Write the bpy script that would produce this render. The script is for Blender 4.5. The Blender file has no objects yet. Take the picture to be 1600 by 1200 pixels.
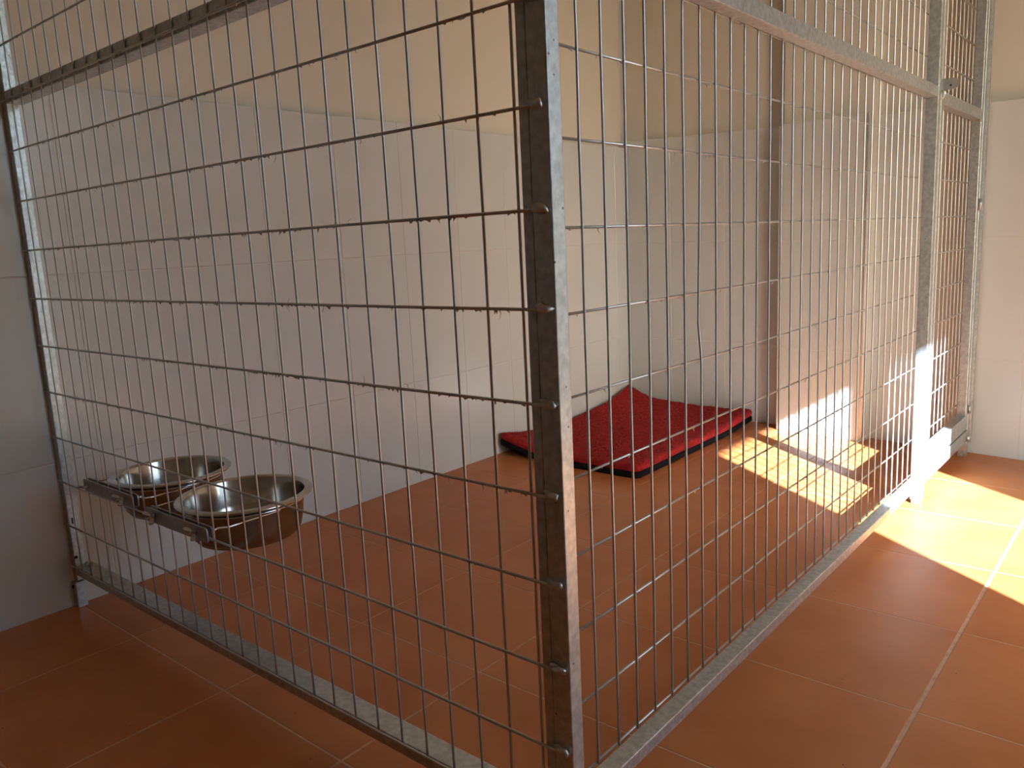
import bpy, bmesh, math, random
from mathutils import Vector, Matrix, noise
random.seed(7)
S = bpy.context.scene
COL = S.collection

# ------------------------------------------------------------------ camera
R = ((0.76447735, 0.64291386, -0.04728791),
     (0.07645792, -0.16326211, -0.98361561),
     (-0.64010043, 0.74833632, -0.17396604))
cd = bpy.data.cameras.new('camera')
cam = bpy.data.objects.new('camera', cd)
COL.objects.link(cam)
S.camera = cam
rt, dn, fw = (Vector(r) for r in R)
m = Matrix((rt, -dn, -fw)).transposed().to_4x4()
m.translation = Vector((0.53451, -0.64879, 0.76933))
cam.matrix_world = m
cd.sensor_width = 36.0
cd.lens = 1250.75 / 1600 * 36.0
cd.clip_start = 0.02
cd.clip_end = 200

# ------------------------------------------------------------------ light
S.view_settings.view_transform = 'Standard'
S.view_settings.look = 'None'
S.view_settings.gamma = 1.0
S.view_settings.use_curve_mapping = False
S.view_settings.exposure = -2.08
SUN_E = 265.0
SKY_E = 5.2
sun_dir = Vector((-0.813, 0.582, -0.513)).normalized()
sl = bpy.data.lights.new('sun', 'SUN')
sl.energy = SUN_E
sl.angle = math.radians(0.53)
sl.color = (0.80, 0.97, 1.16)
so = bpy.data.objects.new('sun', sl)
COL.objects.link(so)
so.rotation_euler = sun_dir.to_track_quat('-Z', 'Y').to_euler()
so.location = (6, -4, 5)
w = bpy.data.worlds.new('world')
S.world = w
w.use_nodes = True
nt = w.node_tree
nt.nodes.clear()
wo = nt.nodes.new('ShaderNodeOutputWorld')
bg = nt.nodes.new('ShaderNodeBackground')
sky = nt.nodes.new('ShaderNodeTexSky')
sky.sky_type = 'NISHITA'
sky.sun_disc = False
sky.sun_elevation = math.radians(27)
sky.sun_rotation = math.atan2(0.813, -0.582)
bg.inputs['Strength'].default_value = SKY_E
nt.links.new(sky.outputs[0], bg.inputs[0])
nt.links.new(bg.outputs[0], wo.inputs[0])
try:
    S.cycles.diffuse_bounces = 8
    S.cycles.max_bounces = 12
    S.cycles.sample_clamp_indirect = 20
except Exception:
    pass

# ------------------------------------------------------------------ materials
def mat(name, base, rough=0.5, metal=0.0, var=0.0, scale=8.0, rvar=0.0, bump=0.0, bscale=60.0,
        base2=None, objvar=0.0, detail=4.0, coat=0.0):
    M = bpy.data.materials.new(name)
    M.use_nodes = True
    n = M.node_tree.nodes
    l = M.node_tree.links
    b = n['Principled BSDF']
    b.inputs['Metallic'].default_value = metal
    b.inputs['Roughness'].default_value = rough
    if coat:
        b.inputs['Coat Weight'].default_value = coat
        b.inputs['Coat Roughness'].default_value = 0.1
    tc = n.new('ShaderNodeNewGeometry')
    if base2 is None:
        base2 = tuple(max(0, c * (1 - var)) for c in base)
    nz = n.new('ShaderNodeTexNoise')
    nz.inputs['Scale'].default_value = scale
    nz.inputs['Detail'].default_value = detail
    l.new(tc.outputs['Position'], nz.inputs['Vector'])
    cr = n.new('ShaderNodeValToRGB')
    cr.color_ramp.elements[0].position = 0.35
    cr.color_ramp.elements[1].position = 0.65
    cr.color_ramp.elements[0].color = (*base2, 1)
    cr.color_ramp.elements[1].color = (*base, 1)
    l.new(nz.outputs['Fac'], cr.inputs['Fac'])
    out = cr.outputs['Color']
    if objvar:
        oi = n.new('ShaderNodeObjectInfo')
        mr = n.new('ShaderNodeMapRange')
        mr.inputs['To Min'].default_value = 1 - objvar
        mr.inputs['To Max'].default_value = 1 + objvar
        l.new(oi.outputs['Random'], mr.inputs['Value'])
        mx = n.new('ShaderNodeVectorMath')
        mx.operation = 'SCALE'
        l.new(out, mx.inputs[0])
        l.new(mr.outputs[0], mx.inputs['Scale'])
        out = mx.outputs[0]
    l.new(out, b.inputs['Base Color'])
    if rvar:
        n3 = n.new('ShaderNodeTexNoise')
        n3.inputs['Scale'].default_value = scale * 2.3
        l.new(tc.outputs['Position'], n3.inputs['Vector'])
        m3 = n.new('ShaderNodeMapRange')
        m3.inputs['From Min'].default_value = 0.3
        m3.inputs['From Max'].default_value = 0.7
        m3.inputs['To Min'].default_value = rough - rvar
        m3.inputs['To Max'].default_value = rough + rvar
        l.new(n3.outputs['Fac'], m3.inputs['Value'])
        l.new(m3.outputs[0], b.inputs['Roughness'])
    if bump:
        n2 = n.new('ShaderNodeTexNoise')
        n2.inputs['Scale'].default_value = bscale
        n2.inputs['Detail'].default_value = 6
        l.new(tc.outputs['Position'], n2.inputs['Vector'])
        bp = n.new('ShaderNodeBump')
        bp.inputs['Strength'].default_value = bump
        bp.inputs['Distance'].default_value = 0.002
        l.new(n2.outputs['Fac'], bp.inputs['Height'])
        l.new(bp.outputs[0], b.inputs['Normal'])
    return M

MT = {}
MT['tile'] = mat('terracotta_tile', (0.52, 0.185, 0.060), 0.38, 0, scale=5, base2=(0.45, 0.145, 0.042), rvar=0.05,
                 bump=0.12, bscale=140, objvar=0.05)
MT['tile'].node_tree.nodes['Principled BSDF'].inputs['Specular IOR Level'].default_value = 0.24
def add_specks(M, scale, thr, dark):
    n, l = M.node_tree.nodes, M.node_tree.links
    b = n['Principled BSDF']
    src = b.inputs['Base Color'].links[0].from_socket
    g_ = n.new('ShaderNodeNewGeometry')
    v = n.new('ShaderNodeTexVoronoi')
    v.inputs['Scale'].default_value = scale
    l.new(g_.outputs['Position'], v.inputs['Vector'])
    # only a few cells carry a speck
    sep = n.new('ShaderNodeSeparateColor')
    l.new(v.outputs['Color'], sep.inputs[0])
    few = n.new('ShaderNodeMath')
    few.operation = 'GREATER_THAN'
    few.inputs[1].default_value = 0.93
    l.new(sep.outputs[0], few.inputs[0])
    near = n.new('ShaderNodeMath')
    near.operation = 'LESS_THAN'
    near.inputs[1].default_value = thr
    l.new(v.outputs['Distance'], near.inputs[0])
    mul = n.new('ShaderNodeMath')
    mul.operation = 'MULTIPLY'
    l.new(few.outputs[0], mul.inputs[0])
    l.new(near.outputs[0], mul.inputs[1])
    mx = n.new('ShaderNodeMix')
    mx.data_type = 'RGBA'
    l.new(mul.outputs[0], mx.inputs['Factor'])
    l.new(src, mx.inputs[6])
    mx.inputs[7].default_value = (*dark, 1)
    l.new(mx.outputs[2], b.inputs['Base Color'])
add_specks(MT['tile'], 40, 0.065, (0.16, 0.05, 0.02))
MT['grout'] = mat('floor_grout', (0.62, 0.38, 0.24), 0.9, var=0.2, scale=60, bump=0.4)
MT['wtile'] = mat('white_wall_tile', (0.57, 0.59, 0.575), 0.24, var=0.02, scale=3, bump=0.03, bscale=9)
MT['wgrout'] = mat('wall_grout', (0.60, 0.58, 0.54), 0.8, var=0.05, scale=40)
MT['plaster'] = mat('cream_wall_paint', (0.63, 0.60, 0.52), 0.7, var=0.02, scale=2, bump=0.1, bscale=80)
MT['ceil'] = mat('ceiling_paint', (0.78, 0.74, 0.66), 0.85, var=0.02, scale=2)
MT['galv'] = mat('galvanised_tube', (0.58, 0.62, 0.62), 0.40, 0.80, scale=110, base2=(0.42, 0.45, 0.45), rvar=0.10,
                 bump=0.25, bscale=90, detail=6)
MT['wire'] = mat('galvanised_wire', (0.54, 0.555, 0.54), 0.33, 0.72, scale=90, base2=(0.51, 0.52, 0.505), rvar=0.02,
                 bump=0.03, bscale=260)
MT['steel'] = mat('stainless_steel', (0.52, 0.505, 0.46), 0.17, 1.0, var=0.05, scale=20, rvar=0.03)
MT['steel_dimmed'] = mat('dimmed_stainless_steel', (0.34, 0.33, 0.31), 0.24, 1.0, var=0.04, scale=12)  # same stainless, darkened to paint in a dimmer floor reflection
MT['plate'] = mat('clamp_plate_steel', (0.42, 0.41, 0.40), 0.45, 0.8, var=0.15, scale=60, rvar=0.08)
MT['chrome'] = mat('bright_zinc', (0.70, 0.70, 0.70), 0.2, 1.0, var=0.08, scale=80)
MT['red'] = mat('red_fleece', (0.40, 0.008, 0.007), 0.95, scale=70, base2=(0.24, 0.004, 0.004), bump=0.9, bscale=300)
MT['black'] = mat('black_mat_backing', (0.006, 0.0055, 0.007), 0.8, var=0.3, scale=90, bump=0.4, bscale=200)
MT['black'].node_tree.nodes['Principled BSDF'].inputs['Specular IOR Level'].default_value = 0.15
MT['hole'] = mat('dark_hole', (0.01, 0.01, 0.01), 0.9)
add_specks(MT['galv'], 95, 0.13, (0.12, 0.12, 0.12))
MT['ground'] = mat('outdoor_paving', (0.10, 0.13, 0.09), 0.9, var=0.4, scale=1.5)
MT['added_hedge'] = mat('hedge_leaves', (0.06, 0.13, 0.04), 0.7, var=0.5, scale=9, bump=1.0, bscale=20)

# ------------------------------------------------------------------ mesh helpers
def link(name, me, material, parent=None, smooth=False):
    o = bpy.data.objects.new(name, me)
    COL.objects.link(o)
    if material is not None and len(me.materials) == 0:
        me.materials.append(MT[material])
    if parent is not None:
        o.parent = parent
    if smooth:
        for p in me.polygons:
            p.use_smooth = True
    return o

def bm_obj(name, bm, material, parent=None, smooth=False):
    bmesh.ops.recalc_face_normals(bm, faces=bm.faces[:])
    me = bpy.data.meshes.new(name)
    bm.to_mesh(me)
    bm.free()
    return link(name, me, material, parent, smooth)

def add_box(bm, a, b, bevel=0.0, seg=1):
    xs, ys, zs = (a[0], b[0]), (a[1], b[1]), (a[2], b[2])
    v = [bm.verts.new((x, y, z)) for x in xs for y in ys for z in zs]
    fs = [(0, 1, 3, 2), (4, 6, 7, 5), (0, 4, 5, 1), (2, 3, 7, 6), (0, 2, 6, 4), (1, 5, 7, 3)]
    faces = [bm.faces.new([v[i] for i in f]) for f in fs]
    if bevel:
        es = list({e for f in faces for e in f.edges})
        bmesh.ops.bevel(bm, geom=es, offset=bevel, segments=seg, affect='EDGES', profile=0.5)
    return v

def box(name, a, b, material, parent=None, bevel=0.0, seg=1):
    bm = bmesh.new()
    add_box(bm, a, b, bevel, seg)
    return bm_obj(name, bm, material, parent)

def add_tube(bm, pts, r, n=8, closed=False, caps=True):
    pts = [Vector(p) for p in pts]
    rings = []
    N = len(pts)
    ref = None
    for i, p in enumerate(pts):
        if closed:
            t = (pts[(i + 1) % N] - pts[i - 1]).normalized()
        else:
            t = (pts[min(i + 1, N - 1)] - pts[max(i - 1, 0)]).normalized()
        if ref is None:
            ref = Vector((0, 0, 1)) if abs(t.z) < 0.9 else Vector((1, 0, 0))
        a = (ref - t * ref.dot(t)).normalized()
        ref = a
        b = t.cross(a)
        rr = r[i] if isinstance(r, (list, tuple)) else r
        rings.append([bm.verts.new(p + (a * math.cos(2 * math.pi * k / n) + b * math.sin(2 * math.pi * k / n)) * rr)
                      for k in range(n)])
    for i in range(N if closed else N - 1):
        A, B = rings[i], rings[(i + 1) % N]
        for k in range(n):
            bm.faces.new((A[k], A[(k + 1) % n], B[(k + 1) % n], B[k]))
    if caps and not closed:
        bm.faces.new(rings[0][::-1])
        bm.faces.new(rings[-1])

def tube(name, pts, r, material, parent=None, n=8, closed=False):
    bm = bmesh.new()
    add_tube(bm, pts, r, n, closed)
    return bm_obj(name, bm, material, parent, smooth=True)

def add_lathe(bm, prof, seg=64, c=(0, 0, 0)):
    rings = []
    for (r, z) in prof:
        if r < 1e-6:
            rings.append([bm.verts.new((c[0], c[1], c[2] + z))])
        else:
            rings.append([bm.verts.new((c[0] + r * math.cos(2 * math.pi * k / seg), c[1] + r * math.sin(2 * math.pi * k / seg),
                                        c[2] + z)) for k in range(seg)])
    for A, B in zip(rings, rings[1:]):
        for k in range(seg):
            q = []
            for v in (A[k % len(A)], A[(k + 1) % len(A)], B[(k + 1) % len(B)], B[k % len(B)]):
                if v not in q:
                    q.append(v)
            if len(q) > 2:
                bm.faces.new(q)

def add_lump(bm, c, s, seed=0, amp=0.3, sub=2):
    r = bmesh.ops.create_icosphere(bm, subdivisions=sub, radius=1.0)
    for v in r['verts']:
        d = 1 + amp * noise.noise(v.co * 1.7 + Vector((seed * 3.1, seed * 1.7, 0)))
        v.co = Vector((v.co.x * s[0] * d + c[0], v.co.y * s[1] * d + c[1], v.co.z * s[2] * d + c[2]))

def empty(name, label=None, cat=None, loc=(0, 0, 0), group=None):
    o = bpy.data.objects.new(name, None)
    COL.objects.link(o)
    o.location = loc
    o.empty_display_size = 0.1
    if label:
        o['label'] = label
    if cat:
        o['category'] = cat
    if group:
        o['group'] = group
    return o

# ------------------------------------------------------------------ floor
TT = 0.008
XL = [-1.40, -1.088, -0.744, -0.407, -0.077, 0.248, 0.575, 0.902, 1.229, 1.31]
YL = [-4.1, -3.917, -3.59, -3.263, -2.936, -2.609, -2.282, -1.955, -1.628, -1.301, -0.974, -0.647, -0.32,
      0.007, 0.323, 0.640, 0.962, 1.302, 1.632, 1.962, 2.292, 2.46]
fl = box('floor', (-1.42, -4.1, -0.10), (1.46, 2.46, -0.0007), 'grout')
fl['kind'] = 'structure'
tile_cache = {}
def floor_tile(x0, x1, y0, y1):
    g0 = 0.0016
    xa = x0 + (0.0032 if abs(x0 - 0.248) < 1e-6 else g0)
    xb = x1 - (0.0032 if abs(x1 - 0.248) < 1e-6 else g0)
    ya, yb = y0 + g0, y1 - g0
    wx, wy = xb - xa, yb - ya
    k = (round(wx, 4), round(wy, 4))
    if k not in tile_cache:
        bm = bmesh.new()
        add_box(bm, (-wx / 2, -wy / 2, -TT), (wx / 2, wy / 2, 0), 0.0007)
        bmesh.ops.recalc_face_normals(bm, faces=bm.faces[:])
        me = bpy.data.meshes.new('floor_tile')
        bm.to_mesh(me)
        bm.free()
        me.materials.append(MT['tile'])
        tile_cache[k] = me
    o = bpy.data.objects.new('floor_tile', tile_cache[k])
    COL.objects.link(o)
    o.parent = fl
    o.location = ((xa + xb) / 2, (ya + yb) / 2, random.uniform(-0.0002, 0.0))
for i in range(len(XL) - 1):
    for j in range(len(YL) - 1):
        floor_tile(XL[i], XL[i + 1], YL[j], YL[j + 1])

# ------------------------------------------------------------------ walls
H = 2.65
TP = 0.026       # tile proud of plaster
def line_pt(p0, p1, t):
    return (p0[0] + (p1[0] - p0[0]) * t, p0[1] + (p1[1] - p0[1]) * t)

def wall_run(name, p0, p1, inward, joints, levels, material='plaster', tiles=True, thick=0.15, top=H, parent=None):
    """wall from p0 to p1 (xy, the tile face line). inward = unit normal to the room. joints: distances from p0.
    levels: function(x, y, k) -> height, k = 0 top .. 3 floor"""
    o = parent
    nx, ny = inward
    off = TP
    if parent is None:
        bm = bmesh.new()
        q = [(p0[0] - nx * off, p0[1] - ny * off), (p1[0] - nx * off, p1[1] - ny * off),
             (p1[0] - nx * thick, p1[1] - ny * thick), (p0[0] - nx * thick, p0[1] - ny * thick)]
        lo = [bm.verts.new((x, y, -0.05)) for x, y in q]
        hi = [bm.verts.new((x, y, top)) for x, y in q]
        bm.faces.new(lo)
        bm.faces.new(hi)
        for k in range(4):
            bm.faces.new((lo[k], lo[(k + 1) % 4], hi[(k + 1) % 4], hi[k]))
        o = bm_obj(name, bm, material)
        o['kind'] = 'structure'
    if not tiles:
        return o
    L = math.hypot(p1[0] - p0[0], p1[1] - p0[1])
    J = sorted([0] + [j for j in joints if 0.01 < j < L - 0.01] + [L])
    # grout bed just behind the tile faces
    bm = bmesh.new()
    def P(d, dep, z):
        x, y = line_pt(p0, p1, d / L)
        return (x - nx * dep, y - ny * dep, z)
    bedv = []
    for d in (0, L):
        x, y = line_pt(p0, p1, d / L)
        zt = levels(x, y, 0)
        bedv.append([bm.verts.new(P(d, 0.0009, 0.0)), bm.verts.new(P(d, TP + 0.004, 0.0)),
                     bm.verts.new(P(d, TP + 0.004, zt - 0.001)), bm.verts.new(P(d, 0.0009, zt - 0.001))])
    A, B = bedv
    bm.faces.new(A)
    bm.faces.new(B)
    for k in range(4):
        bm.faces.new((A[k], A[(k + 1) % 4], B[(k + 1) % 4], B[k]))
    bm_obj('wall_grout', bm, 'wgrout', o)
    g = 0.0014
    for a, b in zip(J, J[1:]):
        for k in range(3):
            bm = bmesh.new()
            vs = []
            for dep in (0.0, 0.008):
                for d in (a + g, b - g):
                    x, y = line_pt(p0, p1, d / L)
                    zt = levels(x, y, k) - g
                    zb = levels(x, y, k + 1) + (g if k < 2 else 0.001)
                    vs += [bm.verts.new(P(d, dep, zb)), bm.verts.new(P(d, dep, zt))]
            # front 0,1(a) 2,3(b); back 4,5 6,7
            f = [(0, 1, 3, 2), (4, 6, 7, 5), (0, 4, 5, 1), (2, 3, 7, 6), (0, 2, 6, 4), (1, 5, 7, 3)]
            faces = [bm.faces.new([vs[i] for i in q]) for q in f]
            front = faces[0]
            bmesh.ops.bevel(bm, geom=list(front.edges), offset=0.0007, segments=1, affect='EDGES')
            bm_obj('wall_tile', bm, 'wtile', o)
    return o

def lev_left(x, y, k):
    return (1.150, 0.746, 0.335, 0.0)[k]
def lev_back(x, y, k):
    return (1.130 - 0.032 * x, 0.716 - 0.017 * x, 0.322 - 0.003 * x, 0.0)[k]

# left wall: straight, with a slight run-out towards the back
yb, ye = -4.1, 2.45
def xl(y):
    return -1.362 - 0.014 * y
jl = [0.345 + 0.2505 * k for k in range(-18, 9)]
wall_left = wall_run('wall_left', (xl(yb), yb), (xl(ye), ye), (1, 0.014), [j - yb for j in jl], lev_left)

# back wall, left recess (behind the mat)
pA, pB = (-1.45, 2.432), (-0.52, 2.404)
wall_back = wall_run('wall_back', pA, pB, (0, -1), [0.03, 0.28, 0.53, 0.78], lev_back)
# right recess and the rest of the back wall
pC, pD = (-0.50, 2.384), (1.35, 2.384 - 0.125 * 1.85)
wall_back2 = wall_run('wall_back', pC, pD, (-0.124, -0.992), [0.40 + 0.25 * k for k in range(0, 6)], lev_back)
# pilaster between the two
pE, pF = (-0.662, 2.334), (-0.338, 2.294)
pil = wall_run('trim_1', pE, pF, (-0.122, -0.992), [], lev_back, thick=0.17)
# its right return (faces the door)
bm = bmesh.new()
add_box(bm, (-0.345, 2.297, 0.0), (-0.3385, 2.40, 1.139), 0.0006)
bm_obj('wall_tile', bm, 'wtile', pil)
# rounded white corner beads of the pilaster
for (x, y) in ((-0.664, 2.337), (-0.3405, 2.2955)):
    pts = [(x, y, 0.001), (x, y, 1.142)]
    tube('corner_bead', pts, 0.0055, 'wgrout', pil, n=12)

box('wall_front', (-1.5, -4.25, -0.05), (1.45, -4.1, H), 'plaster')['kind'] = 'structure'
# right wall with the open doorway the sun comes through
bm = bmesh.new()
WX = 1.30
D0, D1, DH = 0.353, 1.09, 2.05
add_box(bm, (WX, -4.1, -0.05), (WX + 0.15, D0, H))
add_box(bm, (WX, D1, -0.05), (WX + 0.15, 2.5, H))
add_box(bm, (WX, D0, DH), (WX + 0.15, D1, H))
wr = bm_obj('wall_right', bm, 'plaster')
wr['kind'] = 'structure'
c = box('ceiling', (-1.6, -4.25, H), (WX + 0.15, 2.6, H + 0.12), 'ceil')
c['kind'] = 'structure'
# outside: paved yard, unseen roof and greenery added to shape the light
bm = bmesh.new()
add_box(bm, (WX + 0.15, -25, -0.16), (40, 25, -0.04))
g = bm_obj('ground', bm, 'ground')
g['kind'] = 'structure'
pr_ = box('sun_cutoff_roof', (WX + 0.15, -1.5, 2.09), (2.63, 3.0, 2.17), 'ceil')  # added roof slab, its outer edge trims the top of the sun beam
pr_['kind'] = 'structure'
hg = box('added_hedge', (9, -1.0, -0.05), (10, 14, 2.2), 'added_hedge')  # out-of-view block, added to put green into the reflections
hg['kind'] = 'structure'
# ------------------------------------------------------------------ cage: front panel (left in the photo)
Z0, HS = 0.70, 0.1003
VR, HR = 0.0016, 0.0019
TOPJ = 12
fp = empty('mesh_panel', 'galvanised wire mesh panel from the left wall to the near corner post, bowls clamped on',
           'mesh panel', (-0.67, 0.015, 0))
def child_loc(parent):
    return Vector(parent.location)
def put(o, parent):
    """objects are modelled in world space; keep them there after parenting"""
    o.parent = parent
    o.matrix_parent_inverse = Matrix.Translation(-Vector(parent.location))
    return o
def Z(j):
    return Z0 + HS * j

YV = 0.0
for i in range(0, 27):
    x = -0.05 * i
    rnd = random.Random(i)
    pts = [(x + rnd.uniform(-.0006, .0006), YV, Z(j)) for j in range(-6, TOPJ + 1)]
    if i == 0:
        pts = [(x, YV, Z(j)) for j in range(-6, TOPJ + 1)]
    put(tube('vertical_wire', pts, VR, 'wire'), fp)
for j in range(-6, TOPJ + 1):
    rnd = random.Random(100 + j)
    pts = [(-1.352, -0.0034, Z(j))] + [(x, -0.0034, Z(j) + rnd.uniform(-.0005, .0005)) for x in
                                       [-1.2, -1.0, -0.8, -0.6, -0.4, -0.2]] + [(0.036, -0.0034, Z(j))]
    put(tube('horizontal_wire', pts, HR, 'wire'), fp)
    if j > -6:
        bm = bmesh.new()
        add_lump(bm, (0.0300, -0.0024, Z(j) + 0.0010), (0.0095, 0.0046, 0.0052), j + 20, 0.6)
        add_lump(bm, (0.0235, -0.001, Z(j) + 0.0036), (0.007, 0.003, 0.0035), j + 50, 0.6)
        put(bm_obj('weld_bead', bm, 'wire', smooth=True), fp)
FY0, FY1 = 0.0019, 0.034
def prail(name, a, b, parent, bev=0.0016):
    return put(box(name, a, b, 'galv', None, bev, 2), parent)
prail('rail', (-1.342, FY0, 0.076), (0.003, FY1 + 0.004, 0.0975), fp)
prail('rail', (-1.342, FY0, 1.096), (0.003, FY1, 1.1205), fp)
prail('rail', (-1.342, FY0, 1.905), (0.003, FY1, 1.93), fp)
prail('stile', (-1.366, FY0, 0.062), (-1.342, 0.027, 1.93), fp)
prail('stile', (0.0035, FY0, 0.062), (0.0165, 0.0235, 1.93), fp)
# foot of the wall stile, with its bolt
f = put(box('foot', (-1.3615, -0.004, 0.0), (-1.3405, 0.0175, 0.060), 'galv', None, 0.001), fp)
put(tube('bolt', [(-1.352, -0.007, 0.049), (-1.352, 0.002, 0.049)], 0.0035, 'hole', None, 10), fp)
put(tube('bolt', [(-1.326, 0.020, 0.1025), (-1.303, 0.020, 0.1025)], 0.0045, 'chrome', None, 10), fp)
put(box('slot', (-1.3422, 0.008, 0.196), (-1.3412, 0.011, 0.210), 'hole'), fp)
put(tube('screw', [(-1.3425, 0.006, 0.118), (-1.340, 0.006, 0.118)], 0.0035, 'hole', None, 10), fp)

# zinc drips hanging under the wires
def drips(name, rows, length, along, prob, seed, parent, big=1.0):
    rnd = random.Random(seed)
    bm = bmesh.new()
    for (z, pr) in rows:
        s = 0.02
        while s < length:
            s += rnd.expovariate(1 / 0.011)
            if s > length:
                break
            cl = 0.35 + 0.65 * (noise.noise(Vector((s * 9, z * 40, seed))) > -0.05)
            if rnd.random() > prob * pr * cl:
                continue
            hgt = rnd.choice((0.0010, 0.0014, 0.0018, 0.0022, 0.0030, 0.0044)) * rnd.uniform(0.7, 1.3) * big
            wd = rnd.uniform(0.0012, 0.0055) if hgt < 0.003 else rnd.uniform(0.0010, 0.0022)
            lean = rnd.uniform(-0.004, 0.004)
            th = 0.0007
            top = z - HR * 0.6
            pa = along(s - wd, top, th)
            pb = along(s + wd, top, th)
            pc = along(s - wd, top, -th)
            pd = along(s + wd, top, -th)
            pe = along(s + lean, top - HR * 0.5 - hgt, 0)
            V = [bm.verts.new(p) for p in (pa, pb, pc, pd, pe)]
            for q in ((0, 1, 3, 2), (0, 1, 4), (1, 3, 4), (3, 2, 4), (2, 0, 4)):
                bm.faces.new([V[i] for i in q])
    o = bm_obj(name, bm, 'wire')
    o['kind'] = 'stuff'
    put(o, parent)
drips('zinc_drips', [(Z(j), 1.0 if j > -3 else (0.25 if j > -5 else 0.06)) for j in range(-5, TOPJ)], 1.36,
      lambda s, z, t: (0.02 - s, -0.0034 + t, z), 0.62, 3, fp)
def hairs(specs, parent, mk):
    bm = bmesh.new()
    for (a, b, c_) in specs:
        add_tube(bm, [mk(*a), mk(*b), mk(*c_)], [0.0006, 0.0005, 0.0002], 5)
    o = bm_obj('zinc_whiskers', bm, 'wire')
    o['kind'] = 'stuff'
    put(o, parent)
hs = []
rnd = random.Random(11)
for j in (-2, -1, 0, 1, 2, 3):
    for k in range(4):
        x = -rnd.uniform(0.03, 1.0)
        s = 1 if rnd.random() < 0.12 else -1
        hs.append(((x, Z(j)), (x + rnd.uniform(-.003, .003), Z(j) + s * 0.005), (x + rnd.uniform(-.006, .006), Z(j) + s * rnd.uniform(.006, .011))))
hs.append(((-0.300, Z(1)), (-0.297, Z(1) + 0.006), (-0.294, Z(1) + 0.011)))
hairs(hs, fp, lambda x, z: (x, -0.0036, z))

# ------------------------------------------------------------------ corner post
post = fp
put(box('corner_post', (0.0170, FY0 - 0.0005, 0.012), (0.0422, 0.0228, 1.96), 'galv', None, 0.0014, 2), post)
put(box('foot', (0.019, 0.003, 0.0), (0.040, 0.021, 0.0125), 'galv', None, 0.001), post)
put(box('cap', (0.0168, 0.0012, 1.958), (0.0424, 0.0230, 1.964), 'hole', None, 0.001), post)

# ------------------------------------------------------------------ cage: side panel (right in the photo)
ZR0 = 0.7832
sp = empty('mesh_panel', 'galvanised wire mesh panel right of the corner post, sunlit at its far latch post',
           'mesh panel', (-0.010, 0.85, 0))
XV, XH = -0.0220, -0.0253
def ZR(j):
    return ZR0 + HS * j
def side_verts(parent, ys, z0, ztop, seed, kink=None):
    for n_, y in enumerate(ys):
        rnd = random.Random(seed + n_)
        zs = [z0] + [ZR(j) for j in range(-6, 12) if z0 + 0.02 < ZR(j) < ztop - .02] + [ztop]
        pts = []
        if kink is not None and n_ == kink:
            zs = sorted(zs + [0.64, 0.60, 0.70])
        for z in zs:
            dy = rnd.uniform(-.0007, .0007)
            if kink is not None and n_ == kink:
                if z <= 0.585 or z >= 0.87:
                    dy = 0
                elif z <= 0.64:
                    dy = -0.009 * (z - 0.585) / 0.055
                else:
                    dy = -0.009 * (0.87 - z) / 0.23
            pts.append((XV, y + dy, z))
        put(tube('vertical_wire', pts, 0.00175, 'wire'), parent)
side_verts(sp, [0.0925 + 0.05 * i for i in range(0, 32)], 0.0795, 1.925, 300, kink=7)
for j in range(-7, 12):
    pts = [(XH, y, ZR(j)) for y in (0.061, 0.4, 0.8, 1.2, 1.69)]
    put(tube('horizontal_wire', pts, 0.0017, 'wire'), sp)
RX0, RX1 = -0.0203, 0.0065
prail('rail', (RX0, 0.045, 0.0600), (RX1, 1.684, 0.0800), sp)
prail('rail', (RX0, 0.045, 1.0815), (RX1, 1.684, 1.1080), sp)
prail('rail', (RX0, 0.045, 1.905), (RX1, 1.684, 1.93), sp)
prail('stile', (0.0020, 0.0245, 0.060), (0.0155, 0.054, 1.93), sp)
drips('zinc_drips', [(ZR(j), 1.0) for j in range(-6, 11)], 1.6,
      lambda s, z, t: (XH + t, 0.07 + s, z), 0.30, 5, sp)
hs = []
rnd = random.Random(21)
for j in (-3, -2, -1, 0, 1, 2):
    for k in range(4):
        y = rnd.uniform(0.15, 1.4)
        hs.append(((y, ZR(j)), (y + rnd.uniform(-.004, .004), ZR(j) - 0.004), (y + rnd.uniform(-.009, .009), ZR(j) - rnd.uniform(.005, .010))))
hairs(hs, sp, lambda y, z: (XH, y, z))

# latch post
lp = sp
put(box('latch_post', (-0.0235, 1.685, 0.012), (0.0065, 1.713, 1.96), 'galv', None, 0.0014, 2), lp)
put(box('foot', (-0.021, 1.688, 0.0), (0.004, 1.710, 0.0125), 'galv', None, 0.001), lp)
# latch tab: rounded plate standing out from the post
bm = bmesh.new()
outl = [(0.0065, 1.0985), (0.0065, 1.1262)]
for k in range(0, 9):
    a = math.pi / 2 - math.pi * k / 8
    outl.append((0.036 + 0.0125 * math.cos(a), 1.1115 + 0.0137 * math.sin(a)))
fa = [bm.verts.new((x, 1.700, z)) for x, z in outl]
fb = [bm.verts.new((x, 1.7035, z)) for x, z in outl]
bm.faces.new(fa)
bm.faces.new(fb)
for k in range(len(outl)):
    bm.faces.new((fa[k], fa[(k + 1) % len(outl)], fb[(k + 1) % len(outl)], fb[k]))
put(bm_obj('latch_tab', bm, 'plate'), lp)
put(tube('tab_hole', [(0.030, 1.6992, 1.108), (0.030, 1.7005, 1.108)], 0.0028, 'hole', None, 10), lp)
put(tube('latch_hook', [(0.0175, 1.698, 1.100), (0.0178, 1.698, 1.092), (0.0165, 1.698, 1.084), (0.012, 1.698, 1.078),
                        (0.005, 1.698, 1.076)], 0.0022, 'chrome', None, 8), lp)

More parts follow.
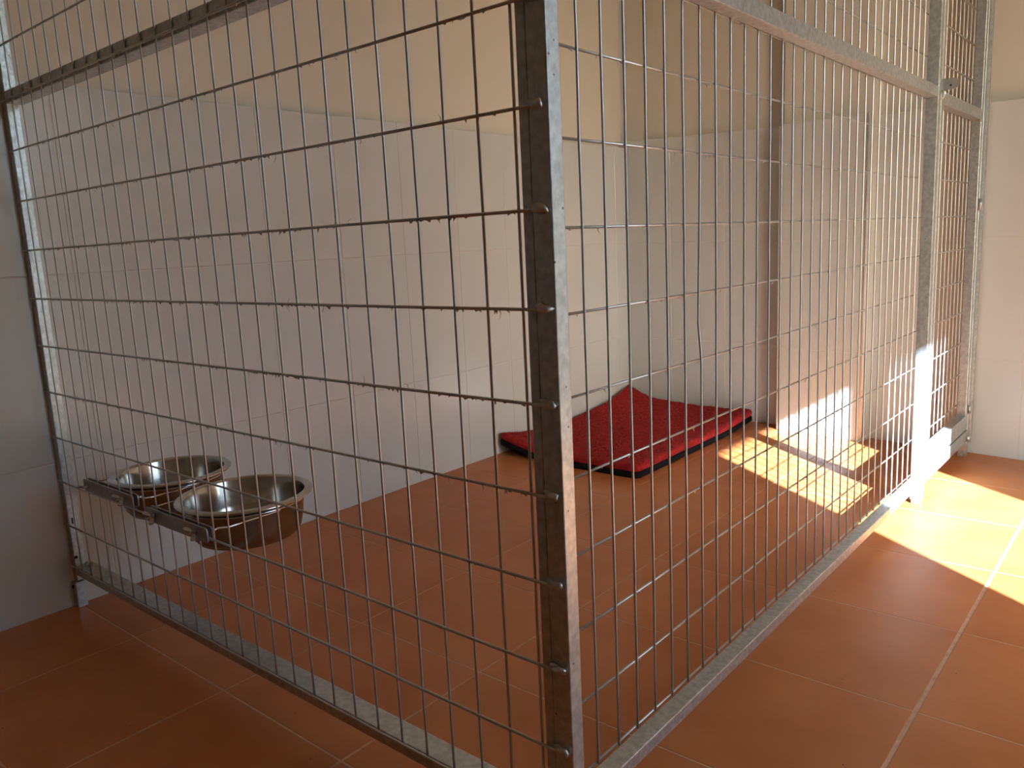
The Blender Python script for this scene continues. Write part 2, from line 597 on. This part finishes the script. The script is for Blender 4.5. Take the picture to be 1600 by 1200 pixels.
# ------------------------------------------------------------------ cage door beyond the latch post
dr = empty('cage_door', 'narrow wire mesh cage door between the sunlit latch post and the back wall', 'cage door', (-0.01, 1.98, 0))
side_verts(dr, [1.775 + 0.048 * i for i in range(0, 10)], 0.147, 1.895, 500)
for j in range(-6, 11):
    put(tube('horizontal_wire', [(-0.0185, 1.735, ZR(j)), (-0.0185, 2.245, ZR(j))], 0.0017, 'wire'), dr)
prail('rail', (RX0, 1.742, 0.098), (RX1, 2.222, 0.1455), dr)
prail('rail', (RX0, 1.742, 1.0690), (RX1, 2.222, 1.1000), dr)
prail('rail', (RX0, 1.742, 1.890), (RX1, 2.222, 1.915), dr)
prail('stile', (RX0, 1.719, 0.098), (RX1, 1.742, 1.915), dr)
prail('stile', (RX0, 2.222, 0.098), (RX1, 2.245, 1.915), dr)
put(tube('bolt', [(0.0055, 2.205, 1.066), (0.0055, 2.232, 1.064)], 0.0022, 'chrome', None, 8), dr)
dfr = empty('door_frame', 'galvanised frame of the cage door, hinge post at the back wall and low bottom rail', 'frame', (-0.01, 2.27, 0))
put(box('hinge_post', (-0.0225, 2.255, 0.045), (0.0065, 2.288, 1.96), 'galv', None, 0.0014, 2), dfr)
put(box('wall_strip', (-0.020, 2.288, 0.045), (0.012, 2.302, 1.96), 'galv', None, 0.001), dfr)
put(box('foot', (-0.020, 2.258, 0.0), (0.004, 2.284, 0.046), 'galv', None, 0.001), dfr)
put(tube('hinge', [(0.011, 2.250, 0.150), (0.011, 2.250, 0.175)], 0.005, 'galv', None, 10), dfr)
put(tube('hinge', [(0.011, 2.250, 0.800), (0.011, 2.250, 0.835)], 0.005, 'galv', None, 10), dfr)
put(tube('hinge', [(0.011, 2.250, 0.055), (0.011, 2.250, 0.075)], 0.006, 'galv', None, 10), dfr)
put(box('bottom_rail', (RX0, 1.714, 0.054), (RX1, 2.254, 0.0925), 'galv', None, 0.0014, 2), dfr)

# ------------------------------------------------------------------ bowls and their clamps
def bowl(label, cx, cy, zr, r, h, group):
    e = empty('dog_bowl', label, 'bowl', (cx, cy, zr - h), group)
    bm = bmesh.new()
    k = r / 0.127
    inner = [(0.0, 0.003), (0.070 * k, 0.003), (0.086 * k, 0.006), (0.0965 * k, 0.016), (0.1025 * k, 0.034), (0.107 * k, h - 0.014),
             (0.1105 * k, h - 0.004)]
    add_lathe(bm, inner, 72)
    o = bm_obj('bowl_inside', bm, 'steel', e, smooth=True)
    bm = bmesh.new()
    rim = [(0.1105 * k, h - 0.004), (0.1125 * k, h - 0.0008), (0.1155 * k, h), (0.1235 * k, h - 0.0012), (r - 0.001, h - 0.0025), (r, h - 0.0045),
           (r - 0.001, h - 0.006), (0.1235 * k, h - 0.0048), (0.1150 * k, h - 0.0042)]
    add_lathe(bm, rim, 72)
    bm_obj('rim', bm, 'steel', e, smooth=True)
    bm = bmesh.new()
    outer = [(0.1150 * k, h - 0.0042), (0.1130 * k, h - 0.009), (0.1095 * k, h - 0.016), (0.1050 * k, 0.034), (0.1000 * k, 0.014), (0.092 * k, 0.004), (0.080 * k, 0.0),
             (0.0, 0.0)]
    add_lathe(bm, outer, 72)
    bm_obj('bowl_outside', bm, 'steel_dimmed', e, smooth=True)
    return e
G1 = None
B1 = (-1.090, 0.127, 0.331, 0.121)
B2 = (-0.820, 0.1335, 0.325, 0.127)
bowl('stainless steel dog bowl nearer the left wall, partly hidden behind the other bowl', *B1[:3], B1[3], 0.086, 'dog bowls on the mesh panel')
bowl('stainless steel dog bowl nearer the corner post, with the wider visible rim', *B2[:3], B2[3], 0.086, 'dog bowls on the mesh panel')

def holder(label, cx, cy, zr, r, pz0, pz1, tilt, nuts):
    e = empty('bowl_holder', label, 'bowl holder', (cx, 0.0, pz0), 'clamped bowl holders')
    hw = 0.111
    bm = bmesh.new()
    n = 6
    def plate(y0, y1):
        out = []
        rr = 0.006
        for (sx, sz, a0) in ((1, 1, 0), (-1, 1, 90), (-1, -1, 180), (1, -1, 270)):
            for q in range(4):
                a = math.radians(a0 + 30 * q)
                out.append((cx + sx * (hw - rr) + rr * math.cos(a), (pz0 + pz1) / 2 + sz * ((pz1 - pz0) / 2 - rr) + rr * math.sin(a)))
        b_ = bmesh.new()
        A = [b_.verts.new((x, y0, z + tilt * (x - cx))) for x, z in out]
        B = [b_.verts.new((x, y1, z + tilt * (x - cx))) for x, z in out]
        b_.faces.new(A)
        b_.faces.new(B)
        for k in range(len(out)):
            b_.faces.new((A[k], A[(k + 1) % len(out)], B[(k + 1) % len(out)], B[k]))
        return b_
    bm.free()
    put(bm_obj('clamp_plate', plate(-0.0078, -0.0056), 'plate'), e)
    put(bm_obj('back_plate', plate(0.0020, 0.0045), 'plate'), e)
    k = r / 0.127
    rr = 0.1112 * k + 0.0022
    zc = zr - 0.0135
    pts = [(cx + rr * math.cos(2 * math.pi * q / 48), cy + rr * math.sin(2 * math.pi * q / 48), zc) for q in range(48)]
    put(tube('bowl_ring', pts, 0.0020, 'chrome', None, 8, True), e)
    for s in (-1, 1):
        zz = (pz0 + pz1) / 2 + 0.008
        px = cx + s * (hw - 0.004)
        pts = [(px, 0.004, zz - 0.004), (px, 0.010, zz - 0.002), (px, 0.014, zc - 0.001), (cx + s * (rr + 0.0006), 0.03, zc - 0.0028), (cx + s * (rr + 0.0006), cy, zc - 0.0028)]
        put(tube('arm', pts, 0.0021, 'chrome', None, 8), e)
    for nx_ in nuts:
        zn = (pz0 + pz1) / 2 + tilt * (nx_ - cx)
        bm = bmesh.new()
        add_tube(bm, [(nx_, -0.0078, zn), (nx_, -0.0115, zn), (nx_, -0.0150, zn)], [0.0052, 0.0048, 0.0036], 12)
        o = put(bm_obj('wing_nut', bm, 'plate', smooth=True), e)
        ang = random.Random(int(nx_ * 1000)).uniform(-0.6, 0.6)
        for s in (-1, 1):
            bm = bmesh.new()
            c0 = Vector((nx_, -0.0125, zn))
            d = Vector((math.cos(ang) * s, 0, math.sin(ang) * s))
            u = Vector((0, -1, 0))
            prof = [c0 + d * 0.003 + u * -0.001, c0 + d * 0.010 + u * 0.000, c0 + d * 0.0170 + u * 0.005, c0 + d * 0.0160 + u * 0.011,
                    c0 + d * 0.011 + u * 0.0105, c0 + d * 0.003 + u * 0.004]
            nrm = d.cross(u) * 0.0018
            A = [bm.verts.new(p + nrm) for p in prof]
            B = [bm.verts.new(p - nrm) for p in prof]
            bm.faces.new(A)
            bm.faces.new(B)
            for q in range(6):
                bm.faces.new((A[q], A[(q + 1) % 6], B[(q + 1) % 6], B[q]))
            wg = bm_obj('wing', bm, 'plate')
            wg.parent = o
        b_ = tube('bolt', [(nx_, 0.006, zn), (nx_, -0.021, zn)], 0.0022, 'chrome', None, 8)
        put(b_, e)
holder('grey clamp plate and wire ring holding the dog bowl nearer the left wall', *B1[:4], 0.303, 0.328, 0.0, (-1.178, -1.020))
holder('grey clamp plate and wire ring holding the dog bowl nearer the corner post', *B2[:4], 0.290, 0.3165, 0.0, (-0.897, -0.748))

# ------------------------------------------------------------------ red dog mat
MX0, MX1, MY0, MY1 = -1.374, -0.780, 1.488, 2.385
mt = empty('dog_mat', 'red fleece dog mat with black underside, corners curled up in the back left corner', 'dog mat', ((MX0 + MX1) / 2, (MY0 + MY1) / 2, 0))
def curl(u, v):
    """lift of the mat; u across from the wall (0) to the room (1), v from the front (0) to the back (1)"""
    def lut(t, tab):
        for (t0, h0), (t1, h1) in zip(tab, tab[1:]):
            if t <= t1:
                f = (t - t0) / (t1 - t0)
                f = f * f * (3 - 2 * f) if False else f
                return h0 + (h1 - h0) * f
        return tab[-1][1]
    def fall(d):
        d = min(max(d, 0), 1)
        return (1 - d) ** 2 * (1 + 0.6 * d)
    a = lut(u, [(0, .064), (.09, .044), (.2, .024), (.35, .018), (.5, .013), (.65, .010), (.82, .011), (1, .017)]) * fall((1 - v) / 0.36)
    b = lut(v, [(0, .043), (.08, .028), (.2, .010), (.4, .004), (.55, .007), (.7, .017), (.84, .030), (1, .064)]) * fall(u / 0.42)
    return (a ** 4 + b ** 4) ** 0.25

def mat_shell(name, zlo, zhi, inset, material, NU, NV, rough, edge_r):
    bm = bmesh.new()
    def pos(u, v, top):
        x = MX0 + inset + (MX1 - MX0 - 2 * inset) * u
        y = MY0 + inset + (MY1 - MY0 - 2 * inset) * v
        # rounded plan corners
        ex = min(u, 1 - u) * (MX1 - MX0)
        ey = min(v, 1 - v) * (MY1 - MY0)
        rc = 0.022
        if ex < rc and ey < rc:
            dx, dy = rc - ex, rc - ey
            L = max(dx, dy)
            hyp = math.hypot(dx, dy)
            f = L / hyp if hyp > 1e-6 else 1
            nxx, nyy = dx * f, dy * f
            x += (dx - nxx) * (1 if u < .5 else -1)
            y += (dy - nyy) * (1 if v < .5 else -1)
        e = min(ex, ey)
        if e < edge_r:
            q = 1 - e / edge_r
            drop = (zhi - zlo) * 0.48 * (1 - math.sqrt(max(0, 1 - q * q)))
        else:
            drop = 0
        z = (zhi - drop) if top else (zlo + drop * (0.5 if inset else 0.2))
        z += curl(u, v)
        if rough and top:
            z += rough * noise.noise(Vector((x * 55, y * 55, 0))) + rough * 0.7 * noise.noise(Vector((x * 14, y * 14, 3)))
        x += 0.002 * noise.noise(Vector((y * 12, z * 20, 1)))
        return (x, y, z)
    def tt(k, n):
        # denser near the edges
        t = k / n
        return 0.5 - 0.5 * math.cos(math.pi * t) if True else t
    T = [[bm.verts.new(pos(tt(i, NU), tt(j, NV), True)) for j in range(NV + 1)] for i in range(NU + 1)]
    B = [[bm.verts.new(pos(tt(i, NU), tt(j, NV), False)) for j in range(NV + 1)] for i in range(NU + 1)]
    for i in range(NU):
        for j in range(NV):
            bm.faces.new((T[i][j], T[i + 1][j], T[i + 1][j + 1], T[i][j + 1]))
            bm.faces.new((B[i][j], B[i][j + 1], B[i + 1][j + 1], B[i + 1][j]))
    ring = [(i, 0) for i in range(NU)] + [(NU, j) for j in range(NV)] + [(i, NV) for i in range(NU, 0, -1)] + [(0, j) for j in range(NV, 0, -1)]
    for k in range(len(ring)):
        a, b = ring[k], ring[(k + 1) % len(ring)]
        bm.faces.new((T[a[0]][a[1]], T[b[0]][b[1]], B[b[0]][b[1]], B[a[0]][a[1]]))
    o = bm_obj(name, bm, material, smooth=True)
    put(o, mt)
    return pos
mat_shell('backing', 0.0, 0.021, 0.0, 'black', 40, 60, 0, 0.010)
fpos = mat_shell('fleece', 0.019, 0.046, 0.002, 'red', 110, 160, 0.0030, 0.016)
# pile: short tufts
rnd = random.Random(5)
bm = bmesh.new()
for k in range(16000):
    u, v = rnd.random(), rnd.random()
    if k % 4 == 0:
        if rnd.random() < .5:
            u = rnd.choice((0, 1))
            u = abs(u - rnd.random() * 0.02)
        else:
            v = rnd.choice((0, 1))
            v = abs(v - rnd.random() * 0.015)
    p = Vector(fpos(min(max(u, 0), 1), min(max(v, 0), 1), True))
    ox = (u - .5) * 2
    oy = (v - .5) * 2
    out = Vector((ox if abs(ox) > .96 else 0, oy if abs(oy) > .97 else 0, 0.9))
    d = (out + Vector((rnd.uniform(-.7, .7), rnd.uniform(-.7, .7), 0))).normalized() * rnd.uniform(0.003, 0.0065)
    if out.x or out.y:
        p.z -= rnd.random() * 0.012
    s = Vector((rnd.uniform(-1, 1), rnd.uniform(-1, 1), 0)).normalized() * 0.0013
    V = [bm.verts.new(p - s), bm.verts.new(p + s), bm.verts.new(p + d)]
    bm.faces.new(V)
o = bm_obj('fleece_pile', bm, 'red')
o['kind'] = 'stuff'
put(o, mt)
